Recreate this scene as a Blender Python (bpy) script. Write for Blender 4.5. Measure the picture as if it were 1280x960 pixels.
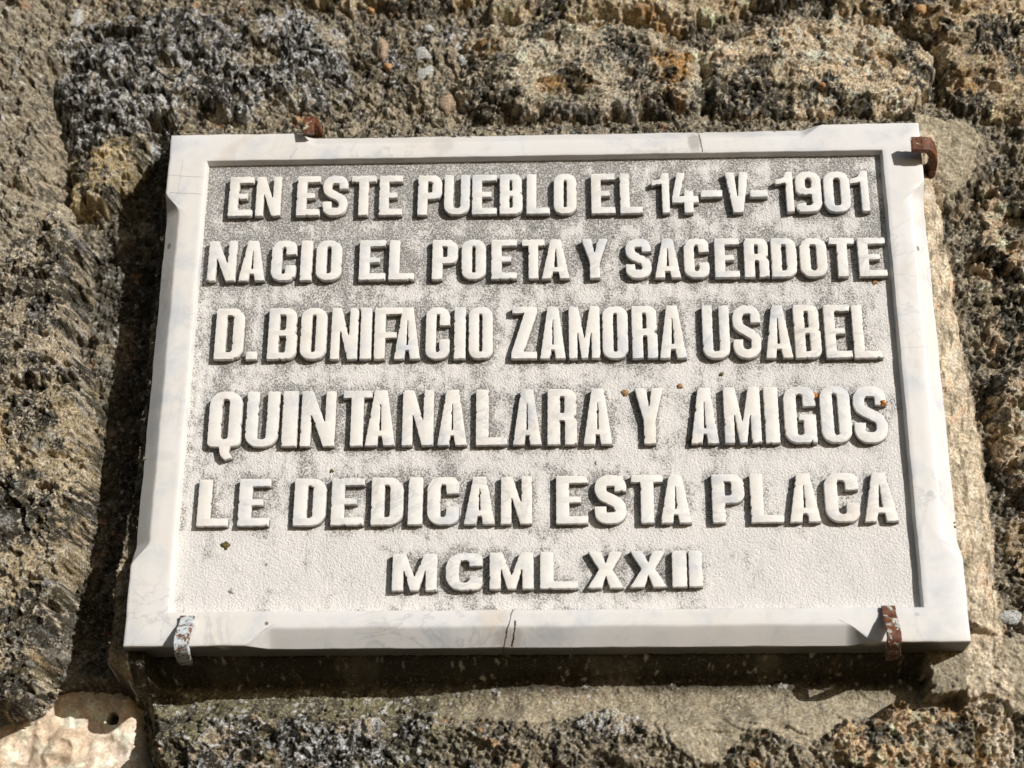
import bpy, math, random
import numpy as np
from mathutils import Vector, Matrix, Euler
from mathutils.geometry import tessellate_polygon
R = math.radians
random.seed(7)
for o in list(bpy.data.objects): bpy.data.objects.remove(o)
sc = bpy.context.scene
COL = sc.collection

# ------------------------------------------------------------------ camera
FOC = 2200.0                                   # focal length in pixels of a 1280 wide picture
PW, PH = 0.600, 0.4234                         # plaque width and height, metres
cam_d = bpy.data.cameras.new('camera'); cam = bpy.data.objects.new('camera', cam_d); COL.objects.link(cam)
cam_d.sensor_width = 36; cam_d.lens = 36 * FOC / 1280
cam.location = (0.02739, -1.21486, -0.53598)
cam.rotation_euler = (1.9782, -0.00449, 0.03948)
cam_d.clip_start = 0.05; cam_d.clip_end = 100
cam_d.dof.use_dof = True; cam_d.dof.focus_distance = 1.33; cam_d.dof.aperture_fstop = 5.6
sc.camera = cam
# ------------------------------------------------------------------ light
SUN = Vector((0.86, -1.0, 0.40)).normalized()
w = bpy.data.worlds.new('World'); sc.world = w; w.use_nodes = True
nt = w.node_tree; bg = nt.nodes['Background']
sky = nt.nodes.new('ShaderNodeTexSky'); sky.sky_type = 'NISHITA'; sky.sun_disc = False
sky.sun_elevation = math.asin(SUN.z); sky.sun_rotation = math.atan2(SUN.x, SUN.y)
nt.links.new(sky.outputs[0], bg.inputs[0]); bg.inputs[1].default_value = 0.052
sl = bpy.data.lights.new('sun', 'SUN'); so = bpy.data.objects.new('sun', sl); COL.objects.link(so)
sl.energy = 4.6; sl.angle = R(0.5); sl.color = (1.0, 0.978, 0.948)
so.rotation_euler = SUN.to_track_quat('Z', 'Y').to_euler(); so.location = (2, -3, 2)
sc.view_settings.view_transform = 'Standard'; sc.view_settings.look = 'None'
sc.view_settings.exposure = -0.12; sc.view_settings.gamma = 1

# ------------------------------------------------------------------ pixel <-> place
CM = np.array(cam.rotation_euler.to_matrix()); CP = np.array(cam.location)
def at(u, v, Y):
    d = CM @ np.array([(u-640)/FOC, -(v-480)/FOC, -1.0]); t = (Y-CP[1])/d[1]
    return CP + t*d
def topx(x, y, z):
    P = np.stack([x-CP[0], y-CP[1]+0*x, z-CP[2]], -1) @ CM
    return 640+FOC*P[..., 0]/-P[..., 2], 480-FOC*P[..., 1]/-P[..., 2]

# ------------------------------------------------------------------ noise
_rng = np.random.RandomState(11)
_perm = np.concatenate([_rng.permutation(4096)]*2)
_ang = _rng.rand(4096)*2*np.pi; _gx = np.cos(_ang).astype(np.float32); _gy = np.sin(_ang).astype(np.float32)
_r1 = _rng.rand(4096).astype(np.float32); _r2 = _rng.rand(4096).astype(np.float32); _r3 = _rng.rand(4096).astype(np.float32)
def _h(ix, iy): return _perm[(_perm[ix & 4095] + iy) & 4095]
def perlin(x, y):
    ix = np.floor(x).astype(np.int32); iy = np.floor(y).astype(np.int32)
    fx = (x-ix).astype(np.float32); fy = (y-iy).astype(np.float32)
    ux = fx*fx*fx*(fx*(fx*6-15)+10); uy = fy*fy*fy*(fy*(fy*6-15)+10)
    def g(a, b):
        k = _h(ix+a, iy+b); return _gx[k]*(fx-a)+_gy[k]*(fy-b)
    a = g(0, 0); b = g(1, 0); c = g(0, 1); d = g(1, 1)
    a = a+ux*(b-a); c = c+ux*(d-c)
    return (a+uy*(c-a))*1.5
def fbm(x, y, s, n=4, off=0.0, gain=0.5):
    r = 0; amp = 1.0; x = x/s+off+3.7; y = y/s+off*1.7+9.1
    for i in range(n):
        r = r+amp*perlin(x, y); x = x*2.03+5.3; y = y*2.03+1.9; amp *= gain
    return r
def ridged(x, y, s, n=4, off=0.0, gain=0.5):
    r = 0; amp = 1.0; x = x/s+off+3.7; y = y/s+off*1.7+9.1
    for i in range(n):
        r = r+amp*(1-2*np.abs(perlin(x, y))); x = x*2.03+5.3; y = y*2.03+1.9; amp *= gain
    return r
def worley(x, y, s, off=0.0):
    """F1 distance (in cells) and a random number of the nearest cell"""
    x = x/s+off; y = y/s+off*1.3
    ix = np.floor(x).astype(np.int32); iy = np.floor(y).astype(np.int32)
    best = np.full(x.shape, 9., np.float32); rid = np.zeros(x.shape, np.float32)
    for a in (-1, 0, 1):
        for b in (-1, 0, 1):
            k = _h(ix+a, iy+b)
            d = (ix+a+_r1[k]-x)**2+(iy+b+_r2[k]-y)**2
            m = d < best; best = np.where(m, d, best); rid = np.where(m, _r3[k], rid)
    return np.sqrt(best), rid
def facets(x, y, s, off=0.0, tilt=1.0):
    """broken-rock relief: every cell is a plane with its own level and slope"""
    x = x/s+off; y = y/s+off*1.3
    ix = np.floor(x).astype(np.int32); iy = np.floor(y).astype(np.int32)
    best = np.full(x.shape, 9., np.float32); val = np.zeros(x.shape, np.float32)
    for a in (-1, 0, 1):
        for b in (-1, 0, 1):
            k = _h(ix+a, iy+b); dx = ix+a+_r1[k]-x; dy = iy+b+_r2[k]-y
            d = dx*dx+dy*dy; m = d < best; best = np.where(m, d, best)
            val = np.where(m, (_r3[k]-.5)+tilt*(_gx[k]*dx+_gy[k]*dy), val)
    return val
def ss(a, b, x):
    t = np.clip((x-a)/(b-a), 0, 1); return t*t*(3-2*t)
def poly_sd(px, py, pts):
    """signed distance to a polygon, positive inside"""
    d = np.full(px.shape, 1e9); ins = np.zeros(px.shape, bool); n = len(pts)
    for i in range(n):
        ax, ay = pts[i]; bx, by = pts[(i+1) % n]
        ex, ey = bx-ax, by-ay; wx, wy = px-ax, py-ay
        t = np.clip((wx*ex+wy*ey)/(ex*ex+ey*ey+1e-12), 0, 1)
        d = np.minimum(d, (wx-ex*t)**2+(wy-ey*t)**2)
        if ay != by:
            ins ^= ((ay > py) != (by > py)) & (px < ex*(py-ay)/(by-ay)+ax)
    d = np.sqrt(d); return np.where(ins, d, -d)

# ------------------------------------------------------------------ objects
def link(name, me, parent=None, mat=None, smooth=True):
    if mat and not me.materials: me.materials.append(mat)
    if smooth: me.polygons.foreach_set('use_smooth', [True]*len(me.polygons))
    o = bpy.data.objects.new(name, me); COL.objects.link(o)
    if parent is not None: o.parent = parent
    return o
def mesh(name, v, f):
    me = bpy.data.meshes.new(name); me.from_pydata([tuple(map(float, p)) for p in v], [], f); me.update(); return me
def empty(name, loc, **k):
    o = bpy.data.objects.new(name, None); COL.objects.link(o); o.location = loc; o.empty_display_size = 0.02
    for a, b in k.items(): o[a] = b
    return o
def grid_mesh(name, X, Y, Z, keep, col=None, alpha=None):
    """quads of a sheet whose four corners are kept; arrays are (rows, cols)"""
    q = keep[:-1, :-1] & keep[1:, :-1] & keep[:-1, 1:] & keep[1:, 1:]
    n, m = X.shape; idx = np.arange(n*m).reshape(n, m)
    F = np.stack([idx[:-1, :-1][q], idx[:-1, 1:][q], idx[1:, 1:][q], idx[1:, :-1][q]], -1)
    used = np.unique(F); mp = np.zeros(n*m, np.int32); mp[used] = np.arange(len(used)); F = mp[F]
    me = bpy.data.meshes.new(name)
    me.vertices.add(len(used)); co = np.stack([X.ravel()[used], Y.ravel()[used], Z.ravel()[used]], -1).astype(np.float32)
    me.vertices.foreach_set('co', co.ravel())
    me.loops.add(F.size); me.loops.foreach_set('vertex_index', F.ravel().astype(np.int32))
    me.polygons.add(len(F)); me.polygons.foreach_set('loop_start', np.arange(len(F), dtype=np.int32)*4)
    me.polygons.foreach_set('loop_total', np.full(len(F), 4, np.int32))
    me.update(calc_edges=True)
    if col is not None:
        a = me.color_attributes.new('albedo', 'FLOAT_COLOR', 'POINT')
        c = np.ones((len(used), 4), np.float32); c[:, :3] = np.clip(col.reshape(-1, 3)[used], 0.004, 0.9)
        if alpha is not None: c[:, 3] = (alpha+np.zeros(X.shape)).ravel()[used]
        a.data.foreach_set('color', c.ravel())
    return me

# ------------------------------------------------------------------ materials
class NT:
    def __init__(s, name, rough=0.8, spec=0.3):
        s.m = bpy.data.materials.new(name); s.m.use_nodes = True; s.t = s.m.node_tree; s.b = s.t.nodes['Principled BSDF']
        s.b.inputs['Roughness'].default_value = rough; s.b.inputs['Specular IOR Level'].default_value = spec
        s.tc = s.n('ShaderNodeTexCoord').outputs['Object']
    def n(s, t, **k):
        x = s.t.nodes.new(t)
        for a, b in k.items(): setattr(x, a, b)
        return x
    def l(s, a, b): s.t.links.new(a, b)
    def put(s, sock, v):
        if hasattr(v, 'default_value') or hasattr(v, 'is_output'): s.l(v, sock)
        else: sock.default_value = v
    def noise(s, scale, detail=4, rough=0.55, dist=0, vec=None):
        x = s.n('ShaderNodeTexNoise'); x.inputs['Scale'].default_value = scale; x.inputs['Detail'].default_value = detail
        x.inputs['Roughness'].default_value = rough; x.inputs['Distortion'].default_value = dist
        s.l(vec or s.tc, x.inputs['Vector']); return x.outputs['Fac']
    def ramp(s, v, a, b, lo=0.0, hi=1.0):
        x = s.n('ShaderNodeMapRange'); x.interpolation_type = 'SMOOTHSTEP'
        s.put(x.inputs[0], v); x.inputs[1].default_value = a; x.inputs[2].default_value = b
        x.inputs[3].default_value = lo; x.inputs[4].default_value = hi; return x.outputs[0]
    def math(s, op, a, b=0.0, c=None):
        x = s.n('ShaderNodeMath', operation=op); s.put(x.inputs[0], a); s.put(x.inputs[1], b)
        if c is not None: s.put(x.inputs[2], c)
        return x.outputs[0]
    def mix(s, f, a, b, mode='MIX'):
        x = s.n('ShaderNodeMix', data_type='RGBA', blend_type=mode)
        s.put(x.inputs[0], f)
        for i, v in ((6, a), (7, b)):
            if isinstance(v, tuple): x.inputs[i].default_value = (*v, 1) if len(v) == 3 else v
            else: s.l(v, x.inputs[i])
        return x.outputs[2]
    def bump(s, h, dist, strength=1.0, normal=None):
        x = s.n('ShaderNodeBump'); x.inputs['Strength'].default_value = strength; x.inputs['Distance'].default_value = dist
        s.l(h, x.inputs['Height'])
        if normal: s.l(normal, x.inputs['Normal'])
        return x.outputs[0]
    def xyz(s):
        x = s.n('ShaderNodeSeparateXYZ'); s.l(s.tc, x.inputs[0]); return x.outputs
    def fin(s, col=None, normal=None):
        if col is not None: s.l(col, s.b.inputs['Base Color'])
        if normal is not None: s.l(normal, s.b.inputs['Normal'])
        return s.m

def rock_material(name, bump=0.0009, fine=1.0):
    t = NT(name, 0.9, 0.25)
    at_ = t.n('ShaderNodeAttribute'); at_.attribute_name = 'albedo'; c = at_.outputs['Color']
    n1 = t.noise(520, 5, 0.7); n2 = t.noise(1500, 3, 0.6); n3 = t.noise(160, 4, 0.6)
    c = t.mix(fine*0.9, c, t.mix(t.ramp(n1, 0.32, 0.68), (0.32, 0.31, 0.29), (2.25, 2.27, 2.3)), 'MULTIPLY')
    gr_ = t.ramp(t.noise(560, 4, 0.75, 0.3), 0.47, 0.55); crust = t.ramp(t.noise(380, 5, 0.8, 0.4), 0.57, 0.62)
    c = t.mix(t.math('MULTIPLY', t.math('MULTIPLY', gr_, at_.outputs['Alpha']), 0.60), c, (0.030, 0.027, 0.020))
    c = t.mix(t.math('MULTIPLY', t.math('MULTIPLY', crust, at_.outputs['Alpha']), 0.85), c, (0.62, 0.62, 0.61))
    c = t.mix(0.6, c, t.mix(t.ramp(n3, 0.35, 0.65), (0.75, 0.72, 0.7), (1.2, 1.22, 1.25)), 'MULTIPLY')
    h = t.math('ADD', n1, t.math('MULTIPLY', n2, 0.5))
    return t.fin(c, t.bump(h, bump, 1.0))
M_rock = rock_material('rough_limestone', 0.0042)
M_mortar = rock_material('lime_mortar', 0.0010, 0.6); M_smooth = rock_material('smooth_limestone', 0.0006, 0.25)

def marble_nodes(t, base=(0.80, 0.785, 0.77)):
    n = t.noise(9, 5, 0.55, 1.2); v = t.noise(14, 6, 0.6, 2.5)
    vein = t.math('ABSOLUTE', t.math('SUBTRACT', v, 0.5)); vein = t.ramp(vein, 0.0, 0.035, 1, 0)
    vein = t.math('MULTIPLY', vein, t.ramp(t.noise(7, 2), 0.45, 0.65))
    c = t.mix(t.ramp(n, 0.35, 0.62), base, (0.80, 0.76, 0.70))
    c = t.mix(t.ramp(t.noise(26, 5, 0.65, .5), 0.48, 0.72), c, (0.62, 0.635, 0.66)); c = t.mix(t.ramp(t.noise(16, 5, 0.7, .8), 0.55, 0.75, 0, .55), c, (0.66, 0.58, 0.47)); c = t.mix(t.ramp(t.noise(500, 3, 0.6), 0.68, 0.76, 0, .5), c, (0.35, 0.33, 0.30))
    return t.mix(t.math('MULTIPLY', vein, 0.45), c, (0.42, 0.43, 0.45))
def crack(t, X, Z, x0, z0, x1, z1, width, wob=0.002):
    """distance field of a wandering hairline from (x0,z0) to (x1,z1)"""
    dx, dz = x1-x0, z1-z0; L = math.hypot(dx, dz); dx /= L; dz /= L
    px = t.math('SUBTRACT', X, x0); pz = t.math('SUBTRACT', Z, z0)
    al = t.math('ADD', t.math('MULTIPLY', px, dx), t.math('MULTIPLY', pz, dz))
    ac = t.math('SUBTRACT', t.math('MULTIPLY', px, dz), t.math('MULTIPLY', pz, dx))
    ac = t.math('ADD', ac, t.math('MULTIPLY', t.math('SUBTRACT', t.noise(130, 3, 0.6), 0.5), wob*2))
    d = t.ramp(t.math('ABSOLUTE', ac), width*0.4, width, 1, 0)
    m = t.math('MULTIPLY', t.ramp(al, -0.0005, 0.0005), t.ramp(al, L-0.0005, L+0.0005, 1, 0))
    return t.math('MULTIPLY', d, m)
t = NT('frame_marble', 0.42, 0.4); c = marble_nodes(t); X, Y_, Z = t.xyz()
F0 = [crack(t, X, Z, *at(641, 762, 0)[[0, 2]], *at(628, 806, 0)[[0, 2]], 0.00055),
      crack(t, X, Z, *at(644, 776, 0)[[0, 2]], *at(639, 806, 0.004)[[0, 2]], 0.0008),
      crack(t, X, Z, *at(873, 160, 0)[[0, 2]], *at(877, 190, 0)[[0, 2]], 0.0005),
      crack(t, X, Z, *at(208, 219, 0)[[0, 2]], *at(254, 222, 0)[[0, 2]], 0.0003, 0.001),
      crack(t, X, Z, *at(212, 241, 0)[[0, 2]], *at(252, 243, 0)[[0, 2]], 0.0003, 0.001),
      crack(t, X, Z, *at(228, 200, 0)[[0, 2]], *at(221, 245, 0)[[0, 2]], 0.0003, 0.001),
      crack(t, X, Z, *at(1118, 343, 0)[[0, 2]], *at(1160, 346, 0)[[0, 2]], 0.0003, 0.001),
      crack(t, X, Z, *at(1128, 435, 0)[[0, 2]], *at(1162, 433, 0)[[0, 2]], 0.0003, 0.001),
      crack(t, X, Z, *at(372, 184, 0)[[0, 2]], *at(362, 198, 0)[[0, 2]], 0.0004, 0.001)]
wts = [1, 1, 0.9, 0.3, 0.3, 0.22, 0.13, 0.16, 0.3]
cr = None
for f_, w_ in zip(F0, wts):
    f_ = t.math('MULTIPLY', f_, w_); cr = f_ if cr is None else t.math('MAXIMUM', cr, f_)
def blob(x, z, rx, rz, wob=0.6):
    a = t.math('DIVIDE', t.math('SUBTRACT', X, float(x)), rx); b = t.math('DIVIDE', t.math('SUBTRACT', Z, float(z)), rz)
    d = t.math('SQRT', t.math('ADD', t.math('MULTIPLY', a, a), t.math('MULTIPLY', b, b)))
    d = t.math('ADD', d, t.math('MULTIPLY', t.math('SUBTRACT', t.noise(240, 5, 0.7), 0.5), wob*2)); return t.ramp(d, 0.55, 1.1, 1, 0)
for (u, v, rx, rz, k, colr) in ((868, 176, .0065, .011, .75, (0.36, 0.34, 0.31)), (553, 178, .010, .012, .28, (0.35, 0.32, 0.28)),
        (636, 796, .012, .008, .45, (0.30, 0.24, 0.17)), (615, 770, .012, .010, .30, (0.62, 0.46, 0.28)), (333, 779, .0016, .0016, 1, (0.12, 0.1, 0.09)),
        (1148, 309, .0014, .0025, .9, (0.15, 0.13, 0.11)), (1163, 617, .003, .003, .6, (0.42, 0.43, 0.45)), (209, 303, .002, .003, .8, (0.1, 0.1, 0.11)),
        (1146, 768, .002, .0015, .6, (0.4, 0.4, 0.42)), (690, 790, .010, .008, .3, (0.48, 0.49, 0.53)), (202, 570, .012, .005, .25, (0.45, 0.47, 0.5))):
    p = at(u, v, 0); c = t.mix(t.math('MULTIPLY', blob(p[0], p[2], rx, rz), k), c, colr)
# grime creeping in from the outer rim of the slab
ed = t.math('MINIMUM', t.math('SUBTRACT', PW/2, t.math('ABSOLUTE', X)), t.math('SUBTRACT', PH/2, t.math('ABSOLUTE', Z)))
ed = t.math('ADD', ed, t.math('MULTIPLY', t.math('SUBTRACT', t.noise(200, 5, 0.7), 0.5), 0.0014))
c = t.mix(t.ramp(ed, -0.0006, 0.0005, 0.45, 0), c, (0.22, 0.19, 0.14))
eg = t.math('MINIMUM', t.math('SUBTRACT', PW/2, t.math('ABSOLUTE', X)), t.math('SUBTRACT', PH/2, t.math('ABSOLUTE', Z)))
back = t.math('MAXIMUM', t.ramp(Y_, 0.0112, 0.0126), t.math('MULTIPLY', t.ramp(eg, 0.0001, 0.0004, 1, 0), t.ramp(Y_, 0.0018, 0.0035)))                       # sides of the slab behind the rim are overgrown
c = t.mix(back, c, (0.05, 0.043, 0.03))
c = t.mix(0.17, c, (0.5, 0.495, 0.49)); c = t.mix(cr, c, (0.07, 0.055, 0.045))
h = t.math('SUBTRACT', t.math('MULTIPLY', t.noise(60, 4), 0.4), cr)
M_frame = t.fin(c, t.bump(h, 0.0006, 1.0))

t = NT('letter_marble', 0.5, 0.35); c = marble_nodes(t, (0.80, 0.78, 0.745)); X, Y_, Z = t.xyz()
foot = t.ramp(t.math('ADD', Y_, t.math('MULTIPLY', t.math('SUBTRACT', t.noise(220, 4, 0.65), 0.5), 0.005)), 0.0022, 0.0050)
c = t.mix(t.math('MULTIPLY', foot, 0.92), c, (0.10, 0.09, 0.075))      # grime ring at the letter feet, darkened up the sides as painted shade
c = t.mix(t.ramp(t.noise(420, 4, 0.7), 0.66, 0.74, 0, 0.5), c, (0.45, 0.38, 0.28))
M_letter = t.fin(c, t.bump(t.math('ADD', t.noise(120, 3, 0.5), t.math('MULTIPLY', t.noise(900, 2), 0.15)), 0.0005, 1.0))

t = NT('tooled_marble', 0.75, 0.25)
a_ = t.n('ShaderNodeAttribute'); a_.attribute_name = 'albedo'; sp = t.n('ShaderNodeSeparateColor'); t.l(a_.outputs['Color'], sp.inputs[0])
g = sp.outputs[0]; moss = sp.outputs[1]
n1 = t.noise(760, 3, 0.6); n2 = t.noise(1500, 3, 0.6)
clean = t.mix(t.ramp(t.noise(25, 4), 0.35, 0.65), (0.83, 0.80, 0.765), (0.79, 0.765, 0.735))
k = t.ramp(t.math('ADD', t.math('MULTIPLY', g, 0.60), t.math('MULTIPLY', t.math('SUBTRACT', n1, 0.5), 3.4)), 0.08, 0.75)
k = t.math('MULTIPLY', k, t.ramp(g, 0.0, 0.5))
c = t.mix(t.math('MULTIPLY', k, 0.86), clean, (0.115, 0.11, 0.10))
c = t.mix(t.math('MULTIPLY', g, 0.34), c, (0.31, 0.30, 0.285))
c = t.mix(t.ramp(t.noise(170, 3, 0.5), 0.72, 0.755, 0, 0.85), c, (0.10, 0.09, 0.07))
c = t.mix(moss, c, (0.30, 0.24, 0.10))
hh = t.math('ADD', t.noise(620, 3, 0.6), t.math('MULTIPLY', n2, 0.5))
M_panel = t.fin(c, t.bump(hh, 0.0013, 1.0))

def metal_material(name, paint, amount, rust=(0.09, 0.028, 0.014)):
    t = NT(name, 0.55, 0.4)
    r = t.mix(t.ramp(t.noise(260, 5, 0.7), 0.35, 0.65), rust, (0.21, 0.075, 0.028))
    r = t.mix(t.ramp(t.noise(600, 3), 0.6, 0.75), r, (0.05, 0.018, 0.012))
    k = t.ramp(t.noise(150, 6, 0.7, 0.6), amount-0.02, amount+0.02)
    c = t.mix(k, paint, r)
    return t.fin(c, t.bump(t.math('ADD', t.noise(300, 5, 0.7), t.math('MULTIPLY', k, -0.8)), 0.0008, 1.0))
M_rust = metal_material('rusty_iron', (0.62, 0.58, 0.44), 0.40)
M_half = metal_material('flaking_iron', (0.62, 0.60, 0.54), 0.45)
M_paint = metal_material('painted_iron', (0.60, 0.64, 0.66), 0.52, (0.16, 0.09, 0.04))
def plain(name, col, bump=0.0008):
    t = NT(name, 0.9, 0.2); n = t.noise(700, 4, 0.7)
    return t.fin(t.mix(t.ramp(n, 0.3, 0.7), tuple(x*0.45 for x in col), tuple(min(1, x*1.5) for x in col)), t.bump(n, bump))
M_orange = plain('orange_lichen', (0.50, 0.20, 0.05)); M_brown = plain('brown_moss', (0.13, 0.10, 0.03)); M_ochre = plain('ochre_lichen', (0.36, 0.22, 0.10))

# ------------------------------------------------------------------ the wall: rough stones bedded in mortar
ST = 0.00080
x0, x1, z0, z1 = -0.485, 0.515, -0.40, 0.385
xs = np.arange(x0, x1, ST); zs = np.arange(z0, z1, ST)
GX, GZ = np.meshgrid(xs, zs)
U, V = topx(GX, 0.035, GZ)
mm = 0.001
dr = GX-PW/2; dl = -PW/2-GX; dt = GZ-PH/2; db = -PH/2-GZ
outd = np.maximum(np.maximum(dr, dl), np.maximum(dt, db))        # distance outside the slab
# shared noise fields
n_big = fbm(GX, GZ, 0.085, 3, 2.0)
n_mid = fbm(GX, GZ, 0.022, 4, 5.0)
n_fin = fbm(GX, GZ, 0.0062, 3, 8.0, 0.6)
r_mid = ridged(GX, GZ, 0.030, 4, 1.0, 0.55)
wx = fbm(GX, GZ, 0.03, 3, 21.0)*0.008; wz = fbm(GX, GZ, 0.03, 3, 31.0)*0.008
strat = ridged(GX*0.20+wx*.6, GZ+wz*.8, 0.012, 4, 3.0, 0.55)
w1, id1 = worley(GX+wx*0.3, GZ+wz*0.3, 0.0085, 4.0)
fwx = GX+fbm(GX, GZ, 0.02, 4, 121.0, .6)*0.006; fwz = GZ+fbm(GX, GZ, 0.02, 4, 131.0, .6)*0.006
f30 = facets(fwx*0.75, fwz*1.2, 0.030, 3.0, .9); f13 = facets(fwx*0.85, fwz*1.2, 0.0125, 13.0, .9); f6 = facets(fwx+n_fin*.0006, fwz*1.1, 0.0056, 23.0, .9); f3 = facets(fwx, fwz, 0.0029, 33.0, .8)
zone = fbm(GX, GZ, 0.045, 3, 141.0, .55); zone2 = fbm(GX, GZ, 0.03, 3, 151.0, .6)
crust = fbm(fwx, fwz, 0.0055, 3, 161.0, .8)+0.45*zone2
w3, id3 = worley(GX, GZ, 0.0025, 19.0)
w2, id2 = worley(GX+wx*0.2, GZ*1.1+wz*0.2, 0.0040, 9.0)
warp_e = fbm(GX, GZ, 0.018, 4, 44.0)*9 + fbm(GX, GZ, 0.006, 2, 14.0)*3
c_lo = fbm(GX, GZ, 0.06, 4, 51.0, 0.6); c_md = fbm(GX, GZ, 0.014, 4, 61.0, 0.65); c_hi = fbm(GX, GZ, 0.0035, 3, 71.0, 0.7)
oc_n = fbm(GX*0.6, GZ, 0.035, 4, 81.0, 0.6)

def mixc(a, b, k): return a*(1-k[..., None])+np.array(b, np.float32)*k[..., None]
def spots(rad_cell, prob, size, off):
    d, i = worley(GX+wx*0.1, GZ+wz*0.1, rad_cell, off)
    return ss(size, size*0.7, d+0.16*c_hi)*(i < prob)
sp_small = spots(0.0075, 0.30, 0.27, 17.0); sp_tiny = spots(0.0042, 0.22, 0.26, 27.0); sp_big = spots(0.022, 0.22, 0.26, 37.0)

# mortar: depth behind the front face of the plaque, in metres
D = 0.034 + 0.005*n_big + 0.0028*n_mid + 0.0005*n_fin
rough = np.ones_like(D)
lf = ss(235, 175, U)*ss(40, 90, U)*ss(80, 130, V); D = D+0.032*lf                 # deep channel left of the slab
D = D+0.012*ss(150, 120, V)*ss(560, 600, U)
# plaster bulge in the upper left corner, nearer the camera
bul = ss(100, -60, U+warp_e*1.5+ (V-150)*0.12)*ss(420, 250, V)
D = D-0.045*bul-0.008*ss(95, 60, U+warp_e*1.2)*ss(330, 260, V)
# right fillet
wdt = 0.017+0.012*ss(0.18, -0.1, GZ)+0.004*fbm(GX*0, GZ, 0.05, 3, 6.0)
fr = 0.0155+0.010*ss(0, 1, dr/wdt)+0.030*ss(0.8, 1.6, dr/wdt)+(0.0016*n_mid+0.0016*f13+0.0008*f6)*ss(0, .006, dr)
D = np.where((dr > -0.012) & (dt < 0.004) & (db < 0.03), np.minimum(D, fr), D)
# patch beside the upper right corner
sd = poly_sd(U, V, [(1135, 150), (1160, 158), (1200, 165), (1222, 180), (1218, 215), (1200, 245), (1180, 262), (1160, 225), (1140, 220)])+warp_e*0.6
D = np.where(sd > -22, np.minimum(D, 0.019+0.0012*n_mid+0.0010*f13+0.014*ss(4, -22, sd)), D)
patch = ss(-1, 3, sd)
# strip above the slab
ft = 0.013+0.012*np.clip(dt/0.018, 0, 1)+0.012*ss(0.012, 0.03, dt+0.003*n_mid)+0.0012*n_mid
D = np.where((dt > -0.012) & (dr < 0.01) & (dl < 0.004), np.minimum(D, ft), D)
# bed under the slab, set back, then an apron that comes forward and runs out over the stones
dbw = db+0.009*fbm(GX, GZ*0.5, 0.055, 3, 77.0)*ss(0.01, 0.03, db)+0.002*n_mid
bb = 0.030+0.025*ss(0.0, 0.010, db)+0.014*ss(700, 420, U)*ss(0.004, 0.012, db)-0.031*ss(0.024, 0.062, dbw)+0.0006*n_mid+0.0035*n_big*ss(0, 0.03, db)
inb = (db > -0.012) & (dl < 0.02)
apron_lim = ss(0.100, 0.070, db+0.004*n_mid)
apron_lim = apron_lim*ss(0.022, 0.0, dl); D = np.where((db > -0.012) & (dr < 0.0), D*(1-apron_lim)+bb*apron_lim, D)
# smooth skins of later mortar, lower right
sd = poly_sd(U, V, [(1150, 800), (1215, 790), (1300, 810), (1320, 900), (1270, 890), (1225, 870), (1165, 868)])+warp_e
k = ss(-3, 3, sd); D = D*(1-k)+(0.028+0.0010*n_mid)*k; patch = np.maximum(patch, k*0.8)
# scalloped layers in the apron
lay = fbm(GX+GZ*0.9, GZ, 0.035, 2, 91.0); D = D-0.0025*(ss(0.0, 0.03, lay)+ss(0.35, 0.37, lay))*ss(0.040, 0.055, db)*(dr < 0.03)
kz = poly_sd(U, V, [(-90, 870), (28, 866), (60, 830), (112, 835), (155, 870), (165, 905), (180, 960), (215, 1060), (-90, 1060)])
D = np.where(kz > -26, D+(0.105-D)*ss(-26, 12, kz+warp_e*.5), D)
ap = poly_sd(U, V, [(200, 760), (1222, 760), (1222, 880), (1130, 884), (1070, 902), (1010, 936), (950, 918), (915, 930), (888, 962), (850, 940), (800, 908), (740, 892), (650, 902), (560, 897), (470, 892), (400, 884), (300, 882), (205, 890)])+warp_e*(0.9+1.3*ss(600, 500, U))
ak = ss(-2.5, 2.5, ap); apd = 0.056+0.014*ss(700, 420, U)-(0.026+0.010*ss(700, 420, U))*ss(0.026+0.006*ss(700, 420, U), 0.062, dbw)+0.0012*f13+0.0006*f6+0.0008*n_mid+0.0016*fbm(GX, GZ, 0.03, 2, 66.0)-0.0045*ss(0.05, 0.08, lay)*ss(0.03, 0.04, db)-0.003*ss(-0.30, -0.27, lay)*ss(0.035, 0.045, db)
D = np.where((ap > -4) & (db > 0.012) & (dr < 0), np.minimum(D, apd*ak+(1-ak)*D), D); patch = np.maximum(patch, ak*0.85*ss(0.015, 0.03, db))
# narrow left fillet
flw = (0.006+0.009*ss(-0.06, -0.15, GZ)+0.002*n_mid)*ss(0.022, 0.002, db)
fl = 0.016+0.03*ss(0.004, 0.022, db)+0.006*ss(0, 0.008, dl)+0.050*ss(flw, flw+0.008, dl); D = np.where((dl > -0.012) & (dt < 0) & (db < 0.022+0.004*n_big), np.minimum(D, fl), D)
smooth_z = np.clip(np.maximum(patch, np.where((dr > 0) & (dr < wdt) & (dt < 0) & (db < 0.01), 0.95, 0)), 0, 1)
inner = (db > -0.0) & (db < 0.035) & (dr < 0.0) & (dl < 0.02)
smooth_z = np.maximum(smooth_z, np.where(inner, 0.75, 0))
smooth_z = smooth_z*(1-0.7*ss(600, 500, U)*ss(0.026, 0.034, db))
rel = 0.0009*np.clip(1-w3*1.5, 0, 1)+0.0024*(1-np.clip(w2*1.4, 0, 1))*(id2 > 0.3)+0.0035*np.clip(0.75-w1*1.5, 0, 1)*(id1 > 0.72)
D = D-(rel*.6+0.0036*f13+0.0022*f6+0.0010*f3)*(1-smooth_z)-(0.0008*n_fin+0.0004*f3+0.0007*f6)*(1-0.4*smooth_z)
D = D+0.0016*ss(0.15, 0.6, c_md)*(1-smooth_z)
# white lichen crusts stand a little proud
D = D-0.0006*np.maximum(sp_small, sp_tiny)
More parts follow.
